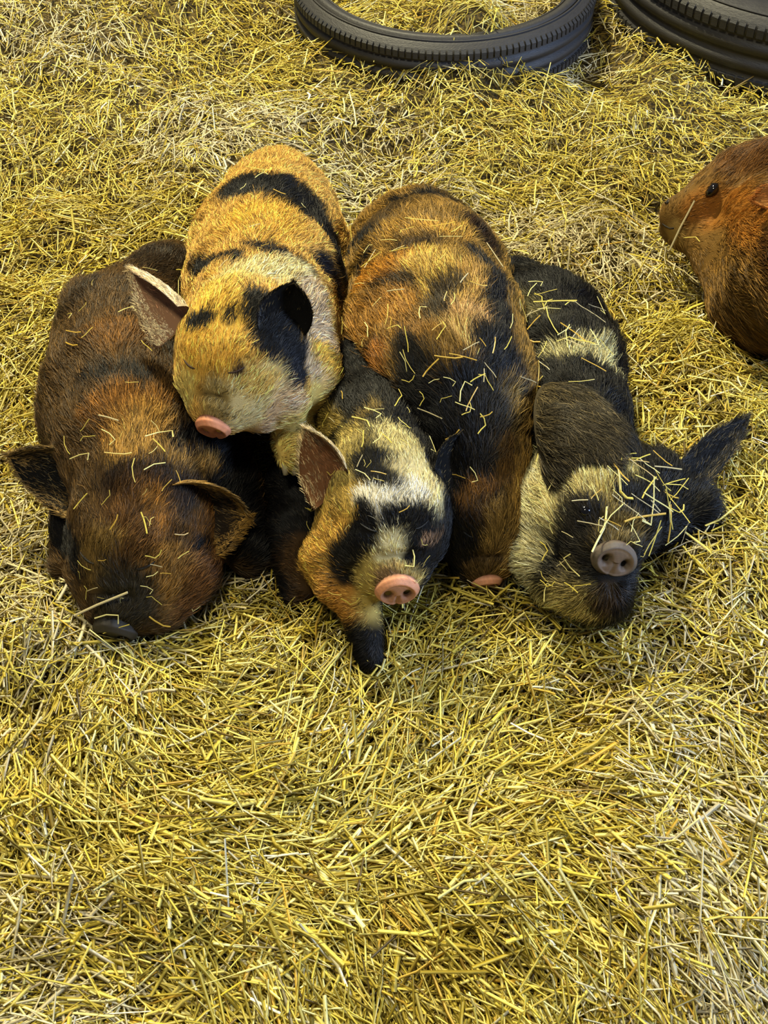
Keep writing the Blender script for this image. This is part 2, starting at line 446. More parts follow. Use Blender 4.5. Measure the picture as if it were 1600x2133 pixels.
BODIES = []     # (name, bvh) in building order
FIELDS = []
def animal(name, label, cat, spine, extra, head, base_col, patches, nh, hair_len, seed, headlen=.011, carve=True, w=1.0,
           subs=(), h=0.0048, lift=.3, tail=None, face=None, pad=1.0, k=.045, dark=None):
    S = Sdf()
    sp = [ball(*b) for b in spine]
    for (a, ra), (b, rb) in zip(sp[:-1], sp[1:]): S.cone(a, ra, b, rb, k=k)
    for e in extra:
        if len(e) == 4: c, r = ball(*e); S.cone(c, r, k=k)
        elif len(e) in (8, 9):
            c, r = ball(*e[:4]); c2, r2 = ball(*e[4:8]); S.cone(c, r, c2, r2, k=e[8] if len(e) == 9 else .03)
    hd = None
    if head:
        (nx, ny, nz), (ox, oy, oz), hint = head
        nose, occ = P(nx, ny, nz), P(ox, oy, oz)
        hd = pig_head(S, nose, occ, hint, w, pad)
    elif face: face(S)
    for e in subs:
        c, r = ball(*e[:4]); c2, r2 = ball(*e[4:8]); S.cone(c, r, c2, r2, k=.01, sub=True)
    V, Q = S.mesh(h, FIELDS if carve else ())
    V += 0.0012*np.stack([vnoise(V, 60, seed + j) for j in range(3)], 1)
    FIELDS.append(S.field)
    N, ar = vnormals(V, Q)
    bvh = BVHTree.FromPolygons(V.tolist(), Q.tolist())
    BODIES.append((name, bvh))
    pts = make_patches(bvh, patches)
    base = np.array([sp[1][0][0], sp[1][0][1], 0.0])
    root = empty(name, base, label, cat)
    body = mesh_obj('body', V, Q, M_SKIN, root, base, patch_color(V, base_col, pts, bvh, seed)*.7)
    if FUR:
        p, n = sample_surface(V, Q, N, ar, nh)
        # direction of the coat: from the nose backwards over the head, along the spine and down the flanks of the trunk
        best = np.full(len(p), 9.0); flow = np.zeros_like(p)
        chain = [s_[0] for s_ in sp]
        for a, b in zip(chain[:-1], chain[1:]):
            ab = b - a; t = np.clip(((p - a) @ ab)/(ab @ ab), 0, 1); c = a + t[:, None]*ab
            d = np.linalg.norm(p - c, axis=1); m = d < best
            best[m] = d[m]
            rad_ = nrm(p - c); rad_[:, 2] *= .3
            flow[m] = (nrm(a - b)*1.0 + .75*rad_)[m]
        ln = np.full(len(p), hair_len)
        if hd:
            M, L, T = hd
            nd = np.linalg.norm(p - nose, axis=1)/L
            wgt = np.clip((1.25 - nd)/.35, 0, 1)[:, None]
            hf = nrm(p - nose - M @ np.array([0, .1*L, .0]))
            flow = nrm(flow)*(1 - wgt) + hf*wgt
            ln = hair_len*(1 - wgt[:, 0]) + headlen*wgt[:, 0]
            ln *= np.clip((nd - .10)/.30, .78, 1)
            for sx in (-1, 1):
                e = T(sx*.17, .62, .16); ed = np.linalg.norm(p - e, axis=1)/L
                ln *= np.clip(ed/.10, .35, 1)
            keep = nd > .10
        elif face:
            nose = P(*FACE_NOSE); nd = np.linalg.norm(p - nose, axis=1)
            wgt = np.clip((.42 - nd)/.12, 0, 1)[:, None]
            flow = nrm(flow)*(1 - wgt) + nrm(p - nose)*wgt
            ln = ln*np.clip(nd/.2, .4, 1)
            ln *= np.clip(np.linalg.norm(p - P(*FACE_EYE), axis=1)/.03, .3, 1)
            keep = nd > .02
        p, n, flow, ln = p[keep], n[keep], flow[keep], ln[keep]
        col = patch_color(p, base_col, pts, bvh, seed, jitter=.0035)
        tone = rng.lognormal(0, .45, (len(p), 1))*np.where(rng.random((len(p), 1)) < .22, .35, 1)*(1 + .25*vnoise(p, 70, seed + 20)[:, None])
        pale = (rng.random((len(p), 1)) < .07)
        col = np.clip(col*tone + pale*(col*.8 + np.array([.025, .019, .010])), 0, .9)
        grow_hair('fur', p, n, flow, ln, col, body, base, lift=lift, seed=seed)
    return root, base, hd, body, bvh

def closed_eyes(root, base, hd, bvh, col, wide=.1):
    M, L, T = hd
    for sx in (-1, 1):
        pts = []
        for s in np.linspace(-1, 1, 7):
            q = T(sx*(.17 + .05*s), .62 - .03*s + .012*(1 - s*s), .5)
            r = bvh.ray_cast(Vector(q), Vector(-M[:, 2]))
            if r[0] is not None: pts.append(np.array(r[0]) + M[:, 2]*.001)
        if len(pts) > 4:
            tube('eyelid', pts, np.array([.4, .8, 1, 1, 1, .8, .4][:len(pts)])*.007*L, col, M_SNOUT, root, base)

BLACK = lin(17, 16, 16); BLACK_SHEEN = lin(24, 25, 30); GOLD = lin(216, 168, 72); ORANGE = lin(190, 122, 40); CREAM = lin(232, 214, 150)  # blue-black: black coat with the cool daylight sheen mixed into its colour
WHITE = lin(236, 228, 205); BROWN = lin(120, 82, 34); DBROWN = lin(58, 43, 24); TAN = lin(168, 128, 62)
PINK = lin(222, 150, 118); PINKD = lin(176, 112, 92)

# ------------------------------------------------------------------ the bed of straw: ground
PIGBED = [P(300, 850, 0), P(560, 620, 0), P(780, 1000, 0), P(940, 800, 0), P(1210, 950, 0)]
def ground(xy):
    p = np.column_stack([xy, np.zeros(len(xy))])
    z = .020*vnoise(p, 3.1, 50) + .022*vnoise(p, 8.0, 51) + .011*vnoise(p, 19, 52)
    # litter pushed up in front of and beside the sleepers, pressed down where they lie
    for c, r in ((P(925, -20, 0), .30), (P(880, 150, 0), .16), (P(980, 150, 0), .10), (P(960, 140, 0), .10), (P(970, 118, 0), .12), (P(1000, 112, 0), .12), (P(740, 110, 0), .12), (P(1480, 1120, 0), .16), (P(1560, 960, 0), .14), (P(100, 1330, 0), .14), (P(600, 1340, 0), .10), (P(350, 1900, 0), .22), (P(1300, 1950, 0), .2), (P(1450, 800, 0), .16)):
        d2 = ((xy - c[:2])**2).sum(1)/r**2; z = z + .032*np.exp(-d2)
    for c, r in ((P(300, 850, 0), .2), (P(560, 620, 0), .2), (P(780, 1000, 0), .16), (P(940, 800, 0), .22), (P(1210, 950, 0), .16), (P(1050, 1560, 0), .13), (P(800, 1420, 0), .08), (P(1560, 560, 0), .15), (P(1200, 140, 0), .14), (P(1190, 150, 0), .12)):
        d2 = ((xy - c[:2])**2).sum(1)/r**2; z = z - .03*np.exp(-d2)
    return z
gx = np.arange(-2.2, 2.21, .02); gy = np.arange(.1, 4.2, .02)
GX, GY = np.meshgrid(gx, gy, indexing='ij')
gz = ground(np.column_stack([GX.ravel(), GY.ravel()]))
gi = np.arange(len(gx)*len(gy)).reshape(len(gx), len(gy))
gq = np.stack([gi[:-1, :-1], gi[1:, :-1], gi[1:, 1:], gi[:-1, 1:]], -1).reshape(-1, 4)
fl = mesh_obj('floor', np.column_stack([GX.ravel(), GY.ravel(), gz - .012]), gq, M_BED)
fl['kind'] = 'structure'

# ------------------------------------------------------------------ the pigs
# A: dark brown pig on the left
root, base, hd, body, bvh = animal(
    'pig', 'dark brown pig asleep on the far left with its face flat on the straw', 'pig',
    spine=[(345, 622, 108, .10), (272, 720, 142, .115), (262, 830, 158, .12), (285, 930, 150, .125), (300, 1010, 130, .125)],
    extra=[(365, 585, 75, .08), (190, 640, 60, .06), (420, 900, 110, .10), (430, 1010, 90, .08), (180, 900, 78, .07), (385, 1195, 72, .07, 330, 1262, 58, .05), (205, 1215, 50, .06),
           (150, 1085, 45, .05, 130, 1180, 26, .03), (470, 1050, 75, .06, 520, 1150, 50, .045)],
    head=((234, 1328, .045), (312, 990, .135), (.0, 0, 1)), base_col=lin(84, 62, 32), w=1.0, pad=.85,
    patches=[(150, 620, 130, 1000, 55, DBROWN), (330, 540, 390, 600, 70, DBROWN*.6, .6), (200, 1180, 120, 1100, 40, BLACK),
             (300, 700, 240, 700, 50, lin(118, 80, 32), .9), (400, 760, 420, 900, 50, DBROWN*.7, .7), (270, 840, 200, 860, 30, lin(126, 84, 32), .9),
             (180, 800, 300, 790, 22, BLACK, .9), (450, 960, 540, 1120, 70, BLACK, .6), (330, 830, 250, 900, 30, lin(140, 96, 38), .9), (300, 905, 270, 960, 48, lin(172, 132, 64), .8), (390, 940, 430, 950, 42, BLACK_SHEEN, .6),
             (360, 960, 440, 985, 26, lin(150, 116, 60), .8), (240, 1010, 370, 1015, 45, lin(40, 28, 18), .8), (290, 1085, 300, 1120, 75, lin(96, 66, 32), .8),
             (320, 1050, 330, 1090, 22, lin(140, 96, 40), .9), (215, 1140, 200, 1190, 35, lin(122, 96, 48), .8), (360, 1200, 370, 1230, 55, lin(142, 104, 50), .9),
             (430, 1100, 440, 1150, 40, lin(112, 76, 34), .9), (430, 1200, 380, 1280, 30, lin(104, 68, 32), .9), (250, 1260, 230, 1320, 62, lin(52, 46, 34), .8), (425, 1145, 430, 1150, 14, BLACK, .7)],
    nh=75400, hair_len=.026, seed=100, headlen=.017)
M, L, T = hd
snout_disc(root, base, T(0, .985, -.02), M, L, .85, lin(40, 36, 30), lin(46, 41, 34))
closed_eyes(root, base, hd, bvh, lin(24, 18, 12))
ear(root, base, P(210, 950, .15), P(180, 1085, .10), P(22, 952, .13), (.1, -.75, .3), BLACK, BLACK*.7, cup=.5, curl=.0, fur=5000, fringe=lin(150, 118, 62), seed=1, flen=.018)
ear(root, base, P(345, 985, .19), P(400, 1140, .10), P(503, 1065, .11), (-.1, -.8, .4), lin(130, 98, 44), lin(30, 22, 14), cup=.8, curl=.2, fur=7000, fringe=lin(160, 122, 56), seed=2, belly=1.7, flen=.018)

# B: golden pig with black saddle and cheek, chin on A
root, base, hd, body, bvh = animal(
    'pig', 'golden pig with black saddle and black right ear, chin resting on the dark brown pig', 'pig',
    spine=[(575, 452, 128, .14), (562, 530, 152, .15), (553, 610, 155, .18), (540, 680, 140, .225), (520, 720, 120, .25)],
    extra=[(580, 400, 88, .10), (500, 480, 70, .08), (640, 640, 80, .13), (632, 745, 85, .14), (620, 780, 88, .2), (585, 832, 58, .225, 545, 858, 44, .215),
           (650, 790, 45, .10, 656, 838, 30, .07), (648, 872, 34, .12, 614, 918, 34, .15), (612, 915, 36, .155, 606, 955, 26, .155)],
    head=((438, 900, .225), (512, 640, .300), (-.10, 0, 1)), base_col=lin(206, 160, 78), w=1.02, pad=.80,
    patches=[(575, 385, 640, 440, 54, BLACK), (490, 392, 580, 385, 44, BLACK), (660, 440, 705, 560, 34, BLACK), (410, 450, 400, 560, 18, lin(60, 45, 25), .8), (540, 440, 560, 470, 60, lin(216, 166, 66), .8),
             (410, 565, 475, 545, 24, BLACK, .7), (540, 512, 630, 560, 30, BLACK_SHEEN, .8), (660, 545, 700, 610, 24, BLACK_SHEEN, .7),
             (470, 580, 610, 560, 42, lin(226, 204, 138), .8), (650, 620, 670, 760, 44, lin(205, 178, 140), .7), (680, 740, 680, 860, 32, lin(214, 170, 70), .7),
             (450, 610, 440, 680, 60, lin(228, 182, 74), .9), (530, 625, 530, 640, 34, BLACK, .6), (545, 650, 600, 660, 50, BLACK), (560, 700, 620, 740, 44, BLACK), (590, 740, 625, 790, 30, BLACK_SHEEN),
             (430, 740, 450, 760, 64, lin(222, 172, 72), .9), (408, 670, 424, 672, 19, BLACK, .4), (466, 658, 470, 668, 13, lin(44, 34, 16), .5),
             (560, 815, 490, 850, 44, lin(222, 200, 140), .8), (525, 790, 570, 800, 24, lin(214, 178, 96), .9), (605, 860, 560, 895, 36, lin(214, 184, 148), .9), (385, 800, 390, 850, 26, lin(222, 196, 110), .9),
             (440, 835, 445, 850, 34, lin(158, 136, 84), .8), (640, 870, 605, 960, 60, lin(232, 200, 110), .6), (500, 785, 505, 778, 13, lin(70, 52, 34), .8)],
    nh=89900, hair_len=.022, seed=200, headlen=.013)
M, L, T = hd
snout_disc(root, base, T(0, .985, -.02), M, L, .84, lin(190, 122, 94), lin(224, 150, 112))
closed_eyes(root, base, hd, bvh, lin(60, 40, 30))
ear(root, base, P(395, 620, .33), P(348, 720, .27), P(274, 560, .34), (-.35, -.95, -.15), lin(206, 190, 160), lin(150, 112, 84), cup=.9, curl=.0, fur=5000, fringe=lin(226, 204, 150), seed=3, flen=.012)
ear(root, base, P(535, 680, .33), P(632, 700, .28), P(612, 590, .37), (.1, -.9, .35), BLACK, BLACK*.8, cup=.5, curl=.05, fur=4500, fringe=BLACK_SHEEN, seed=4, belly=1.4, flen=.010)
for dx in (-7, 9):
    tube('hoof', [P(606 + dx, 950, .158), P(603 + dx, 970, .152), P(603 + dx*1.3, 990, .142)], [.0075, .0075, .003], lin(170, 158, 130), M_HOOF, root, base)

# C: small black and white pig in the middle
root, base, hd, body, bvh = animal(
    'pig', 'small pig with black and white face and pink snout, front and centre', 'pig',
    spine=[(715, 660, 70, .08), (728, 740, 85, .09), (755, 830, 105, .105), (785, 910, 115, .13), (790, 960, 105, .15)],
    extra=[(640, 1020, 85, .06), (610, 1110, 62, .055, 620, 1235, 34, .03), (900, 1010, 60, .08), (745, 1230, 48, .06, 770, 1368, 30, .02),
           (690, 1160, 62, .09), (700, 1225, 34, .08, 735, 1262, 20, .07)],
    head=((829, 1245, .115), (795, 955, .170), (.06, 0, 1)), base_col=BLACK*1.1, w=.98,
    patches=[(690, 890, 660, 860, 28, lin(150, 128, 62), .9), (770, 860, 760, 870, 18, lin(120, 100, 50), .9), (735, 905, 700, 1010, 30, lin(176, 156, 88), .9), (800, 905, 880, 970, 24, lin(206, 190, 130), .8),
             (720, 1050, 680, 1090, 52, lin(178, 148, 72), .8), (860, 1000, 900, 1030, 46, lin(214, 198, 146), .7), (760, 1040, 860, 1020, 28, WHITE*.95, .8), (790, 1070, 810, 1130, 15, WHITE*.95, .7),
             (750, 960, 810, 1000, 27, BLACK, .8), (690, 1130, 660, 1190, 58, lin(196, 150, 64), .7), (700, 1230, 730, 1260, 34, lin(196, 140, 60), .7), (615, 1150, 640, 1240, 36, lin(70, 50, 28), .8),
             (755, 1065, 770, 1110, 26, BLACK, .5), (760, 1110, 725, 1175, 46, BLACK, .35), (760, 1160, 795, 1165, 28, BLACK, .5), (832, 1090, 876, 1090, 32, BLACK, .4), (878, 1120, 890, 1190, 24, BLACK, .5),
             (825, 1130, 820, 1165, 30, lin(220, 206, 156), .8), (906, 1120, 906, 1200, 12, lin(150, 118, 90), .8), (790, 1200, 770, 1250, 40, lin(192, 168, 92), .8), (850, 1190, 880, 1210, 22, lin(200, 176, 110), .8),
             (825, 1200, 830, 1205, 24, lin(140, 112, 76), .8), (735, 1068, 737, 1069, 7, GOLD, .8)],
    nh=75400, hair_len=.018, seed=300, headlen=.012)
M, L, T = hd
snout_disc(root, base, T(0, .985, -.02), M, L, .92, lin(196, 142, 116), lin(218, 152, 116), tilt=.2)
closed_eyes(root, base, hd, bvh, BLACK*.6)
ear(root, base, P(735, 968, .22), P(665, 1060, .15), P(640, 896, .235), (-.35, -.85, .0), lin(205, 185, 140), lin(112, 74, 46), cup=.5, curl=.0, fur=4500, fringe=lin(214, 196, 150), seed=5, belly=1.3, flen=.014)
ear(root, base, P(895, 975, .19), P(940, 1075, .12), P(968, 905, .20), (.35, -.85, .25), BLACK, BLACK*.7, cup=.45, curl=.0, fur=3500, fringe=BLACK*1.2, seed=6, belly=1.3, flen=.012)
for dx in (-9, 9):
    tube('hoof', [P(768 + dx, 1352, .025), P(770 + dx, 1370, .02), P(772 + dx, 1388, .012)], [.010, .010, .004], lin(30, 28, 26), M_HOOF, root, base)

# D: big tortoiseshell pig, face down between C and E
root, base, hd, body, bvh = animal(
    'pig', 'large tortoiseshell orange and black pig lying face down right of centre', 'pig',
    spine=[(872, 520, 122, .12), (888, 600, 158, .14), (905, 700, 172, .155), (940, 810, 160, .155), (972, 910, 125, .14)],
    extra=[(820, 520, 90, .08), (800, 620, 80, .08), (960, 560, 90, .09), (990, 640, 75, .09), (1005, 1000, 80, .1), (810, 780, 80, .09)],
    head=((1016, 1222, .030), (985, 960, .125), (.0, 0, 1)), base_col=lin(138, 106, 48), w=.85,
    patches=[(730, 470, 760, 560, 26, BLACK, .8), (1010, 900, 960, 1180, 62, lin(26, 23, 20), .8), (790, 460, 960, 430, 46, lin(74, 56, 28), .8), (830, 420, 900, 410, 26, BLACK, .8), (1000, 480, 1020, 520, 38, lin(50, 34, 20), .8), (740, 520, 770, 500, 26, BLACK, .8),  # dark head patch: black marking plus the muzzle's shade put into the coat
             (800, 500, 960, 490, 22, lin(184, 142, 62), .9), (760, 590, 840, 560, 34, lin(180, 124, 44), .9), (850, 520, 900, 510, 26, lin(62, 48, 30), .9),
             (900, 560, 930, 600, 48, lin(208, 168, 80), .8), (760, 560, 740, 620, 14, BLACK, .9), (815, 610, 850, 600, 25, BLACK, .9), (990, 540, 1040, 600, 26, BLACK_SHEEN, .7), (970, 590, 1000, 620, 24, lin(180, 140, 74), .9),
             (740, 690, 830, 650, 40, lin(166, 120, 52), .9), (935, 610, 925, 650, 30, lin(56, 46, 30), .8), (1035, 620, 1050, 700, 34, BLACK_SHEEN, .6), (985, 660, 1010, 700, 26, lin(190, 150, 96), .8),
             (850, 700, 890, 700, 32, lin(150, 110, 50), .9), (780, 740, 740, 720, 24, BLACK, .9), (960, 700, 985, 730, 26, lin(210, 172, 104), .8), (850, 740, 870, 780, 30, BLACK*1.3, .9), (800, 800, 790, 770, 30, lin(150, 98, 36), .8),
             (880, 820, 900, 900, 50, BLACK, .6), (1030, 730, 1060, 820, 48, BLACK_SHEEN, .5), (980, 820, 960, 900, 50, BLACK_SHEEN, .5), (1065, 840, 1040, 920, 26, lin(130, 106, 58), .8), (970, 970, 990, 1010, 60, BLACK, .6), (880, 900, 960, 960, 60, BLACK, .7), (1010, 880, 1020, 1000, 40, lin(34, 31, 28), .8), (1045, 950, 1055, 1010, 20, lin(96, 70, 34), .8),
             (1010, 1020, 970, 1060, 24, lin(110, 76, 34), .9), (1000, 1090, 990, 1120, 26, lin(70, 50, 24), .9), (960, 1140, 950, 1200, 40, BLACK, .6), (1040, 1100, 1045, 1180, 30, lin(140, 112, 60), .8), (1020, 1190, 1000, 1205, 26, lin(90, 70, 40), .8)],
    nh=95700, hair_len=.030, seed=400, headlen=.022, lift=.36)
M, L, T = hd
snout_disc(root, base, T(0, .985, -.02), M, L, .8, lin(206, 138, 110), lin(222, 158, 126))
closed_eyes(root, base, hd, bvh, BLACK*.6)
ear(root, base, P(1035, 900, .17), P(1075, 960, .12), P(1092, 835, .17), (.3, -.8, .4), lin(96, 80, 48), lin(50, 40, 26), cup=.5, curl=.15, fur=2600, fringe=lin(170, 140, 80), seed=7, belly=1.2, flen=.02)

# E: black pig with white blaze on the right
root, base, hd, body, bvh = animal(
    'pig', 'long-haired black pig with white blaze and large dark ears on the right', 'pig',
    spine=[(1085, 625, 78, .08), (1135, 690, 108, .10), (1165, 780, 118, .105), (1190, 880, 105, .11), (1225, 960, 95, .12)],
    extra=[(1060, 600, 50, .05), (1210, 745, 78, .06), (1130, 1060, 72, .09), (1125, 1160, 58, .065), (1350, 1010, 70, .06), (1330, 1090, 62, .055), (1370, 1100, 40, .04, 1440, 1060, 50, .05), (1170, 1215, 50, .06, 1250, 1245, 46, .06), (1250, 1215, 60, .08)],
    head=((1276, 1180, .130), (1243, 965, .125), (.42, -.1, 1)), base_col=BLACK*1.05, w=1.05,
    patches=[(1070, 680, 1130, 660, 34, lin(104, 96, 62), .9), (1170, 740, 1260, 740, 26, lin(208, 196, 140), .8), (1210, 725, 1280, 790, 12, lin(200, 186, 130), .9),
             (1120, 1000, 1100, 960, 34, lin(190, 178, 128), .8), (1105, 1040, 1082, 1190, 50, lin(222, 210, 158), .7), (1160, 1050, 1255, 985, 54, lin(218, 200, 138), .7), (1260, 1000, 1310, 990, 30, lin(214, 196, 128), .8),
             (1160, 1250, 1110, 1230, 40, lin(214, 198, 130), .7), (1190, 1115, 1165, 1190, 36, BLACK, .4), (1210, 1075, 1220, 1150, 40, lin(40, 36, 30), .6), (1320, 1060, 1400, 1090, 46, BLACK, .5),
             (1280, 1060, 1270, 1040, 20, lin(180, 160, 96), .8), (1290, 1110, 1300, 1120, 36, lin(126, 108, 66), .8), (1210, 1230, 1230, 1262, 36, lin(176, 158, 96), .8), (1215, 1200, 1200, 1190, 26, lin(90, 80, 54), .9), (1260, 1255, 1280, 1240, 24, lin(58, 44, 26), .8)],
    nh=87000, hair_len=.032, seed=500, headlen=.024, lift=.34)
M, L, T = hd
snout_disc(root, base, T(0, .985, -.02), M, L, 1.1, lin(120, 100, 82), lin(96, 84, 72), tilt=.35, out=.185)
r = hit(bvh, 1219, 1063)
if r: blob('eye', r[0] - r[1]*.004, np.array([.009, .009, .009]), np.eye(3), lin(14, 12, 12), M_WET, root, base)
ear(root, base, P(1135, 770, .20), P(1115, 965, .19), P(1262, 945, .22), (.1, .5, -.85), lin(62, 54, 38), BLACK, cup=.5, curl=.15, fur=14000, fringe=lin(52, 48, 40), seed=8, belly=1.3, flen=.030)
ear(root, base, P(1395, 985, .08), P(1415, 1060, .05), P(1552, 876, .10), (.2, -.5, .8), BLACK, BLACK*.9, cup=.4, curl=.0, fur=6000, fringe=lin(40, 38, 36), seed=9, belly=1.3, flen=.018)

# ------------------------------------------------------------------ the calf on the right
CALF = lin(122, 90, 40)
FACE_NOSE = (1392, 470, .12); FACE_EYE = (1482, 392, .22)
def calf_face(S):
    def c(a, b, k=.03): (p, r), (q, s) = ball(*a), ball(*b); S.cone(p, r, q, s, k=k)
    c((1418, 468, 40, .10), (1500, 430, 66, .13), .02)
    c((1409, 446, 34, .13), (1500, 400, 50, .17), .02)
    c((1400, 478, 24, .09), (1408, 490, 20, .08), .01)          # lips
    c((1500, 420, 70, .13), (1580, 400, 92, .15))
    c((1540, 360, 50, .19), (1610, 350, 60, .21))              # forehead and poll
    c((1440, 490, 38, .10), (1510, 525, 62, .10))              # jaw
    c((1510, 540, 60, .10), (1560, 600, 80, .10))
    for a, b, s in (((1382, 462, 5, .135), (1390, 456, 5, .145), 0),):
        (p, r), (q, t) = ball(*a), ball(*b); S.cone(p, r, q, t, k=.006, sub=True)
    pts = [(1382, 470, .16), (1392, 477, .16), (1404, 479, .16)]
root, base, hd, body, bvh = animal(
    'calf', 'reddish brown calf lying at the right edge behind the pigs', 'calf',
    spine=[(2150, 330, 190, .22), (1950, 420, 210, .25), (1760, 560, 190, .22), (1650, 560, 130, .17), (1600, 470, 100, .16)],
    extra=[(1590, 620, 80, .08, 1690, 640, 110, .1), (1560, 650, 40, .05), (1535, 640, 52, .06, 1600, 665, 70, .08), (1700, 690, 60, .04, 1560, 690, 30, .03)],
    head=None, face=calf_face, base_col=CALF,
    patches=[(1520, 330, 1590, 320, 40, lin(112, 74, 32), .9), (1460, 440, 1500, 440, 40, lin(158, 104, 40), .9), (1400, 480, 1410, 495, 16, lin(176, 142, 76), .8), (1520, 420, 1560, 470, 44, lin(164, 108, 40), .9),
             (1590, 500, 1600, 560, 40, lin(100, 66, 28), .9)],
    nh=87000, hair_len=.030, seed=600, carve=False, h=.006, lift=.25)
CALF_ROOT = root
r = hit(bvh, 1482, 394)
if r:
    e = tube('eye', [r[0] + np.array([-.006, .0, .0045]) - r[1]*.004, r[0] - r[1]*.002, r[0] + np.array([.006, -.006, -.004]) - r[1]*.004], [.009, .0155, .009], lin(20, 17, 15), M_WET, root, base, ns=14)
r = hit(bvh, 1391, 424 + 40)
m1 = [hit(bvh, x, y) for x, y in ((1380, 466), (1388, 472), (1396, 476), (1404, 475))]
m1 = [q[0] for q in m1 if q]
if len(m1) > 2: tube('mouth_line', m1, .0016, lin(30, 20, 12), M_SNOUT, root, base)
m1 = [hit(bvh, x, y) for x, y in ((1387, 425), (1391, 422), (1395, 418))]
m1 = [q[0] for q in m1 if q]
if len(m1) > 1: tube('nostril', m1, [.004]*len(m1), lin(28, 18, 12), M_SNOUT, root, base)
ear(root, base, P(1612, 392, .30), P(1650, 440, .28), P(1574, 418, .285), (-.2, -.3, .9), lin(150, 92, 40), lin(160, 110, 60), cup=.5, curl=0, fur=1500, fringe=lin(170, 110, 50), seed=10, flen=.014)

# ------------------------------------------------------------------ tyres
def tyre(loc, R, width, r_in, label, tilt=(0, 0), n_lug=0, groove=(.3, .7), seed=0):
    base = np.array([loc[0], loc[1], 0.0])
    root = empty('tyre', base, label, 'tyre')
    nt = 160
    hw = width/2
    prof = []                                        # radius, height
    prof += [(r_in, -hw*.62), (r_in - .004, -hw*.45), (r_in + .004, -hw*.45)][:1]
    ow = [(r_in, hw*.58), (r_in + .010, hw*.66), (r_in + .014, hw*.80), (r_in + (R - r_in)*.35, hw*.98), (r_in + (R - r_in)*.6, hw), (R - .030, hw*.93), (R - .020, hw*.90), (R - .017, hw*.86), (R - .008, hw*.78), (R - .002, hw*.70)]
    gr = []
    z = hw*.66
    for g in (.42, .0, -.42):
        gr += [(R, hw*(g + .10)), (R - .007, hw*(g + .07)), (R - .007, hw*(g - .07)), (R, hw*(g - .10))]
    out = ow + gr + [(a, -b) for a, b in ow[::-1]]
    inn = [(r_in + .008, -hw*.5), (R - .035, -hw*.75), (R - .018, 0), (R - .035, hw*.75), (r_in + .008, hw*.5)]
    prof = out + inn
    V, Fq = [], []
    for i in range(nt):
        a = 2*math.pi*i/nt
        for (rr, zz) in prof:
            V.append((rr*math.cos(a), rr*math.sin(a), zz))
    m = len(prof)
    for i in range(nt):
        for j in range(m):
            Fq.append((i*m + j, i*m + (j+1) % m, ((i+1) % nt)*m + (j+1) % m, ((i+1) % nt)*m + j))
    V = np.array(V)
    ax, ay = tilt
    Rx = np.array([[1, 0, 0], [0, math.cos(ax), -math.sin(ax)], [0, math.sin(ax), math.cos(ax)]])
    Ry = np.array([[math.cos(ay), 0, math.sin(ay)], [0, 1, 0], [-math.sin(ay), 0, math.cos(ay)]])
    Rm = Ry @ Rx
    o_ = np.array(loc)
    mesh_obj('carcass', V @ Rm.T + o_, np.array(Fq)[:, ::-1], M_RUBBER, root, base, np.tile(lin(46, 44, 44), (len(V), 1)))
    # shoulder blocks round the edge of the tread: countable only close by, one joined part
    V, Fq = [], []
    nb = 150
    for i in range(nb):
        a0 = 2*math.pi*(i + .14)/nb; a1 = 2*math.pi*(i + .86)/nb
        for s in (1, -1):
            b0 = len(V)
            for a in (a0, a1):
                for rr, zz in ((R - .004, .80*hw), (R + .003, .70*hw), (R + .003, .50*hw), (R - .006, .50*hw)):
                    V.append((rr*math.cos(a), rr*math.sin(a), s*zz))
            for j in range(4):
                q = (b0 + j, b0 + (j+1) % 4, b0 + 4 + (j+1) % 4, b0 + 4 + j); Fq.append(q if s < 0 else q[::-1])
            Fq.append((b0 + 3, b0 + 2, b0 + 1, b0)); Fq.append((b0 + 4, b0 + 5, b0 + 6, b0 + 7))
    V = np.array(V)
    o = mesh_obj('tread_blocks', V @ Rm.T + o_, Fq, M_RUBBER, root, base, np.tile(lin(42, 41, 42), (len(V), 1)), smooth=False)
    o['kind'] = 'stuff'
    for rr, zz, t in ((R - .024, .935*hw, .0022), (r_in + .018, .90*hw, .003)):
        ring = [Rm @ np.array([rr*math.cos(a), rr*math.sin(a), zz]) + o_ for a in np.linspace(0, 2*math.pi, 121)]
        tube('sidewall_rib', ring, t, lin(48, 46, 46), M_RUBBER, root, base, ns=6)
    return root
TY1 = P(925, -14, .055); R1 = 325*MP(925, 48, .06)
tyre((TY1[0], TY1[1], .040), R1, .14, R1*.79, 'narrow black tyre lying flat in the straw at the top centre', seed=1)
TY2 = P(1700, -48, .05)
tyre((TY2[0], TY2[1], .07), .50, .19, .37, 'wide black tyre cut off by the top right corner', seed=2)

# ------------------------------------------------------------------ straw
STRAW_COLS = [lin(216, 196, 86), lin(198, 176, 62), lin(232, 212, 110), lin(170, 148, 48), lin(238, 226, 146), lin(142, 122, 38), lin(244, 236, 200), lin(204, 166, 62), lin(196, 182, 138), lin(110, 88, 34)]
STRAW_P = np.array([.23, .20, .17, .12, .09, .07, .03, .05, .02, .02])
def straw_cols(n, xy=None):
    i = rng.choice(len(STRAW_COLS), n, p=STRAW_P/STRAW_P.sum())
    c = np.array(STRAW_COLS)[i]
    if xy is not None:                                # bleached litter lies in patches
        w = np.clip(vnoise(np.column_stack([xy, np.zeros(n)]), 2.6, 77)*1.2 - .25, 0, .7)
        pale = rng.random(n) < w
        c[pale] = c[pale]*.35 + lin(232, 220, 190)*.6
    return c*rng.lognormal(-.10, .24, (n, 1))

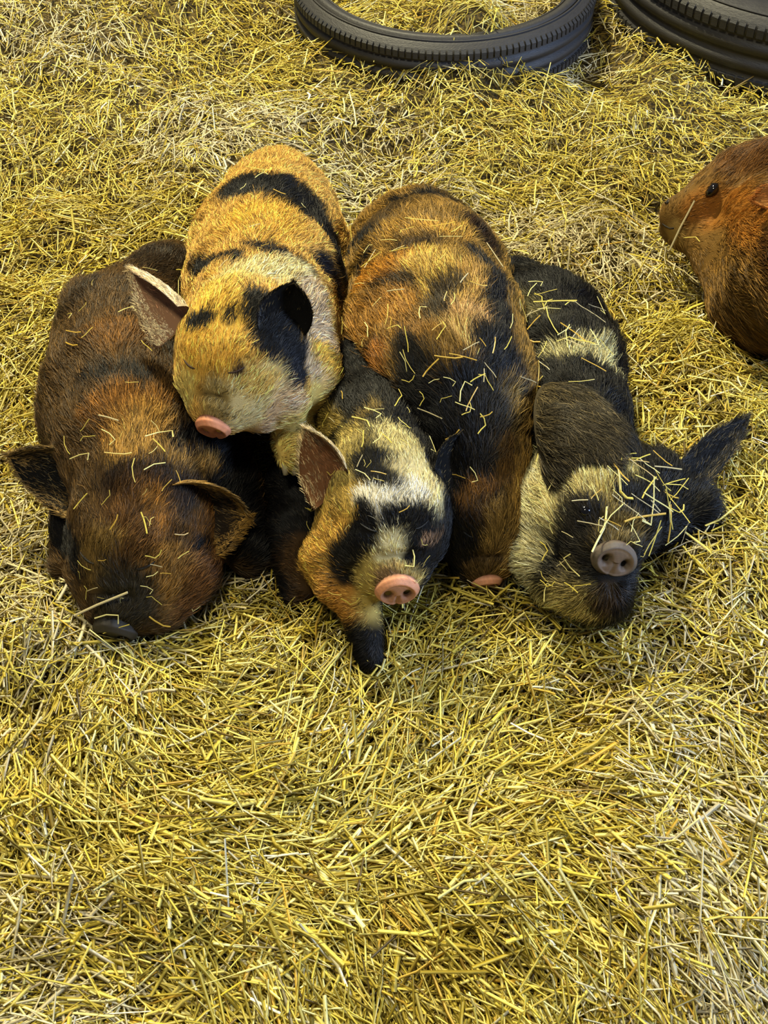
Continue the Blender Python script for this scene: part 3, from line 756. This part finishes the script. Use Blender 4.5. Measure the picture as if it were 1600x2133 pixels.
def make_straw(n, xy, z, ang, pitch, length, width, bend):
    """n bent stalks as three-sided tubes, 3 rings each"""
    d = np.stack([np.cos(ang)*np.cos(pitch), np.sin(ang)*np.cos(pitch), np.sin(pitch)], 1)
    side = np.stack([-np.sin(ang), np.cos(ang), np.zeros(n)], 1)
    up = np.cross(d, side)
    c = np.column_stack([xy, z])
    V = np.zeros((n, 3, 3, 3))
    roll = rng.uniform(0, 2*math.pi, n)
    kink = rng.uniform(-.25, .25, n)
    for k, s in enumerate((-.5, 0., .5)):
        ss = s if k != 1 else 0
        cen = c + d*(length*(ss + (kink if k == 1 else 0)))[:, None] + (side*bend[:, :1] + up*bend[:, 1:])*(length*(0 if k == 1 else -.5))[:, None]
        for j in range(3):
            a = roll + j*2*math.pi/3
            V[:, k, j] = cen + (side*(np.cos(a)*width*.5)[:, None] + up*(np.sin(a)*width*.33)[:, None])
    q = []
    for k in range(2):
        for j in range(3):
            q.append([k*3 + j, k*3 + (j+1) % 3, (k+1)*3 + (j+1) % 3, (k+1)*3 + j])
    q = np.array(q)
    Q = (np.arange(n)[:, None, None]*9 + q[None]).reshape(-1, 4)
    return V.reshape(-1, 3), Q

NS = int(150000*STRAW)
def spots(n):                                         # evenly over the pen, somewhat denser towards the near side
    out = np.zeros((0, 2))
    while len(out) < n:
        x = rng.uniform(-1.6, 1.7, n); y = rng.uniform(.2, 3.7, n)
        D = np.sqrt(y**2 + CAMZ**2)
        ok = (np.abs(x) < .42 + .35*D) & (rng.random(n) < (1.4/D)**2.1)
        out = np.concatenate([out, np.column_stack([x, y])[ok]])
    return out[:n]
xy = spots(NS)
ln = np.clip(rng.lognormal(math.log(.038), .55, NS), .010, .14)
wd = np.clip(rng.lognormal(math.log(.0025), .35, NS), .0010, .0058)
pz = np.column_stack([xy, np.zeros(NS)])
near = np.clip((1.05 - xy[:, 1])/.5, 0, 1)
ln *= 1 + .55*near + .25*vnoise(pz, 3.0, 61); wd *= 1 + .22*near
ang = np.where(rng.random(NS) < .35 + .3*near, 2.2*vnoise(pz, 2.2, 60) + rng.normal(0, .45, NS), rng.uniform(0, math.pi*2, NS))
lay = rng.random(NS)**.8
zz = ground(xy) - .016 + lay*.042
gxp = (ground(xy + [.01, 0]) - ground(xy - [.01, 0]))/.02; gyp = (ground(xy + [0, .01]) - ground(xy - [0, .01]))/.02
pit = np.arctan(gxp*np.cos(ang) + gyp*np.sin(ang)) + rng.normal(0, .22, NS)
bend = rng.normal(0, .10, (NS, 2)); bend[:, 1] = np.abs(bend[:, 1])*.5
# keep the litter out of the animals' bodies
def inside(pts, pad):
    m = np.zeros(len(pts), bool)
    for F, lo, h in FIELDS:
        i = np.round((pts - lo)/h).astype(int)
        ok = ((i >= 0) & (i < F.shape)).all(1)
        j = i[ok]; v = F[j[:, 0], j[:, 1], j[:, 2]]
        k = np.where(ok)[0]; m[k[v < pad]] = True
    return m
dv = np.column_stack([np.cos(ang)*np.cos(pit), np.sin(ang)*np.cos(pit), np.sin(pit)])
cc = np.column_stack([xy, zz])
bad = inside(cc, .002) | inside(cc + dv*(ln*.45)[:, None], .0) | inside(cc - dv*(ln*.45)[:, None], .0)
g = ~bad
V, Q = make_straw(int(g.sum()), xy[g], zz[g], ang[g], pit[g], ln[g], wd[g], bend[g])
o = mesh_obj('straw_bedding', V, Q, M_STRAW, None, (0, 0, 0), np.repeat(straw_cols(int(g.sum()), xy[g]), 9, 0), smooth=False)
o['kind'] = 'stuff'; o['label'] = 'deep yellow straw litter covering the whole floor of the pen'; o['category'] = 'straw'

# single stalks that can be told apart: a few shapes, copied
PROTO = []
def proto(i):
    n = rng.integers(2, 5); segs = [np.array([0., 0, 0])]
    a = 0
    for k in range(n):
        a += rng.normal(0, .20) if rng.random() < .86 else rng.normal(0, 1.0)
        segs.append(segs[-1] + np.array([math.cos(a), math.sin(a), rng.normal(0, .10)])*rng.uniform(.6, 1.2))
    s = np.array(segs); L = np.linalg.norm(s[-1] - s[0]); s = (s - s.mean(0))/L
    r = .5*rng.uniform(.04, .075)
    ns = 5; V, Fq = [], []
    T = nrm(np.gradient(s, axis=0))
    for j, p in enumerate(s):
        b = nrm(np.cross(T[j], [0, 0, 1])); c = np.cross(b, T[j])
        for k in range(ns):
            t = 2*math.pi*k/ns; V.append(p + r*(b*math.cos(t) + .6*c*math.sin(t)))
    for j in range(len(s) - 1):
        for k in range(ns): Fq.append([j*ns + k, j*ns + (k+1) % ns, (j+1)*ns + (k+1) % ns, (j+1)*ns + k])
    Fq.append(list(range(ns))); Fq.append(list(range((len(s)-1)*ns, len(s)*ns))[::-1])
    o = mesh_obj('straw', V, Fq, M_STRAW, None, (0, 0, 0), np.tile(STRAW_COLS[[0, 4, 2, 8, 7, 4, 0][i % 7]]*.9, (len(V), 1)), smooth=False)
    return o
NPROTO = 14
protos = [proto(i) for i in range(NPROTO)]
used = [False]*NPROTO
from mathutils import Matrix
def put_straw(p, n, ang, length, label, group, lift=.008, tip=0.0, k=None):
    k = int(rng.integers(NPROTO)) if k is None else k
    if used[k]: o = protos[k].copy(); C.objects.link(o)
    else: o = protos[k]; used[k] = True
    n = nrm(n)
    x = np.array([math.cos(ang), math.sin(ang), 0.]); x = nrm(x - (x @ n)*n + tip*n); y = np.cross(n, x); y = nrm(y); z = np.cross(x, y)
    y = y*(.6 if length > .035 else 1.0); z = z*(.6 if length > .035 else 1.0)
    Mx = Matrix([[x[0]*length, y[0]*length, z[0]*length, p[0] + n[0]*lift], [x[1]*length, y[1]*length, z[1]*length, p[1] + n[1]*lift], [x[2]*length, y[2]*length, z[2]*length, p[2] + n[2]*lift], [0, 0, 0, 1]])
    o.matrix_world = Mx
    o['label'] = label; o['category'] = 'straw'; o['group'] = group
    return o
names = ['dark brown pig', 'golden pig', 'small black and white pig', 'large tortoiseshell pig', 'long-haired black pig', 'brown calf']
LOOK = ['straw-coloured', 'cream', 'golden', 'whitish', 'amber', 'cream', 'straw-coloured']
NOSES = [P(228, 1312, .045), P(438, 900, .225), P(829, 1245, .115), P(1016, 1222, .03), P(1274, 1180, .13), P(*FACE_NOSE)]
def first_hit(px, py):
    best = None
    for i, (nm, b) in enumerate(BODIES):
        r = hit(b, px, py)
        if r is not None:
            d = np.linalg.norm(r[0] - CAM)
            if best is None or d < best[0]: best = (d, i, r[0], r[1])
    return best
def on_pig(px, py, adeg, lpx, k=None):
    r = first_hit(px, py)
    if r is None: return
    _, i, p, n = r
    a = -math.radians(adeg)                         # degrees clockwise from the right, as seen from above
    mp = float(np.dot(p - CAM, FW))/FPX
    k = int(rng.integers(NPROTO)) if k is None else k
    nz = NOSES[i]; zone = 'face' if np.linalg.norm(p - nz) < .19 else ('neck' if np.linalg.norm(p - nz) < .32 else 'back')
    look = ('tiny' if lpx < 24 else 'short' if lpx < 40 else 'long') + ' ' + LOOK[k % 7] + ' '
    put_straw(p, n, a, lpx*mp*1.0, look + 'straw on the ' + zone + ' of the ' + names[i], 'loose stalks on the ' + names[i], lift=.011 if i in (3, 4) else .009, tip=rng.normal(0, .08), k=k)
HAND = [(335, 912, -25, 62), (330, 935, 45, 40), (318, 945, -60, 26), (280, 985, 80, 52), (178, 1048, -30, 44), (243, 1090, -40, 36), (300, 1095, 70, 50), (215, 1260, -25, 130), (232, 1282, -5, 50), (322, 1245, -12, 36), (245, 1300, -60, 60),
        (185, 1230, 78, 30), (175, 1195, 60, 18), (372, 1112, 20, 34), (250, 950, 15, 60), (180, 955, 3, 60), (320, 975, -40, 50), (228, 1040, 95, 36), (330, 1290, 60, 50), (160, 700, 45, 55), (150, 930, 75, 50), (230, 875, 15, 50), (390, 560, 30, 40), (385, 600, -80, 70), (240, 540, -15, 90),
        (545, 362, 3, 70), (545, 375, -50, 30), (580, 410, 50, 30), (530, 480, -40, 25), (470, 560, -60, 30), (700, 680, 40, 50), (500, 590, 60, 30), (590, 520, -30, 26),
        (745, 500, -60, 70), (835, 530, -40, 32), (850, 490, -70, 36), (880, 470, 8, 70), (920, 480, -5, 60), (1020, 540, 58, 80), (780, 550, -50, 50), (855, 715, -78, 62), (830, 690, 20, 40), (815, 660, -70, 46), (935, 750, 20, 62), (900, 770, -50, 50),
        (1015, 775, 45, 40), (990, 790, -35, 40), (860, 760, 80, 60), (825, 840, 75, 70), (945, 905, -18, 36), (980, 840, -70, 60), (970, 850, 30, 44), (900, 860, 25, 60), (1000, 720, 50, 24), (1070, 640, 60, 26), (920, 700, 70, 50), (960, 750, 12, 60),
        (890, 935, 60, 40), (960, 990, 10, 30), (1055, 680, 80, 40), (1120, 600, 20, 30), (1130, 640, 50, 70), (1150, 680, 75, 80), (1100, 680, -30, 60), (1160, 640, 10, 90), (1190, 700, 40, 70), (1220, 660, 25, 80), (1110, 730, -60, 50), (1140, 770, 50, 40), (1130, 810, -50, 40), (1200, 720, -15, 90), (1230, 770, 30, 60),
        (700, 990, 60, 26), (640, 1068, 20, 24), (640, 1105, 70, 26), (855, 1170, 88, 46), (880, 1165, 85, 24), (876, 1130, 65, 20), (780, 1195, 55, 22), (865, 1200, 80, 26), (905, 1030, 85, 34), (762, 970, 88, 16), (730, 1250, 50, 40), (700, 1235, 10, 30),
        (840, 930, 30, 30), (660, 1060, 25, 30), (720, 830, 70, 30), (700, 880, 40, 28), (780, 870, 35, 40),
        (1190, 1110, 12, 32), (1135, 1150, -50, 40), (1150, 1215, 70, 36), (1200, 1170, -80, 50), (1250, 1110, -65, 110), (1230, 1090, 10, 60), (1270, 1080, -60, 90), (1290, 1020, 80, 80), (1300, 1060, 30, 90), (1330, 1080, -20, 120), (1310, 1110, 60, 60), (1340, 1020, -50, 90), (1280, 1000, 50, 60), (1260, 1090, 30, 50),
        (1360, 1050, 10, 110), (1380, 1090, -30, 120), (1400, 1060, 60, 90), (1350, 1120, 75, 80), (1240, 1035, -50, 30), (1200, 960, -30, 50), (1300, 960, -70, 90), (1040, 1180, 30, 20), (1440, 960, 55, 110), (1130, 960, -60, 30),
        (1420, 470, -68, 110), (1450, 500, 30, 60)]
for a in HAND: on_pig(*a)
for (x0, y0, x1, y1, n, l) in ((130, 560, 380, 1000, 16, 30), (180, 1000, 460, 1290, 16, 26), (430, 340, 690, 620, 10, 22), (740, 440, 1050, 1000, 42, 34), (1070, 590, 1260, 820, 22, 44), (1120, 1000, 1330, 1230, 18, 30), (1280, 960, 1440, 1120, 26, 70), (670, 860, 900, 1100, 16, 24)):
    for _ in range(n):
        on_pig(rng.uniform(x0, x1), rng.uniform(y0, y1), rng.uniform(-90, 90), l*rng.uniform(.6, 1.5))
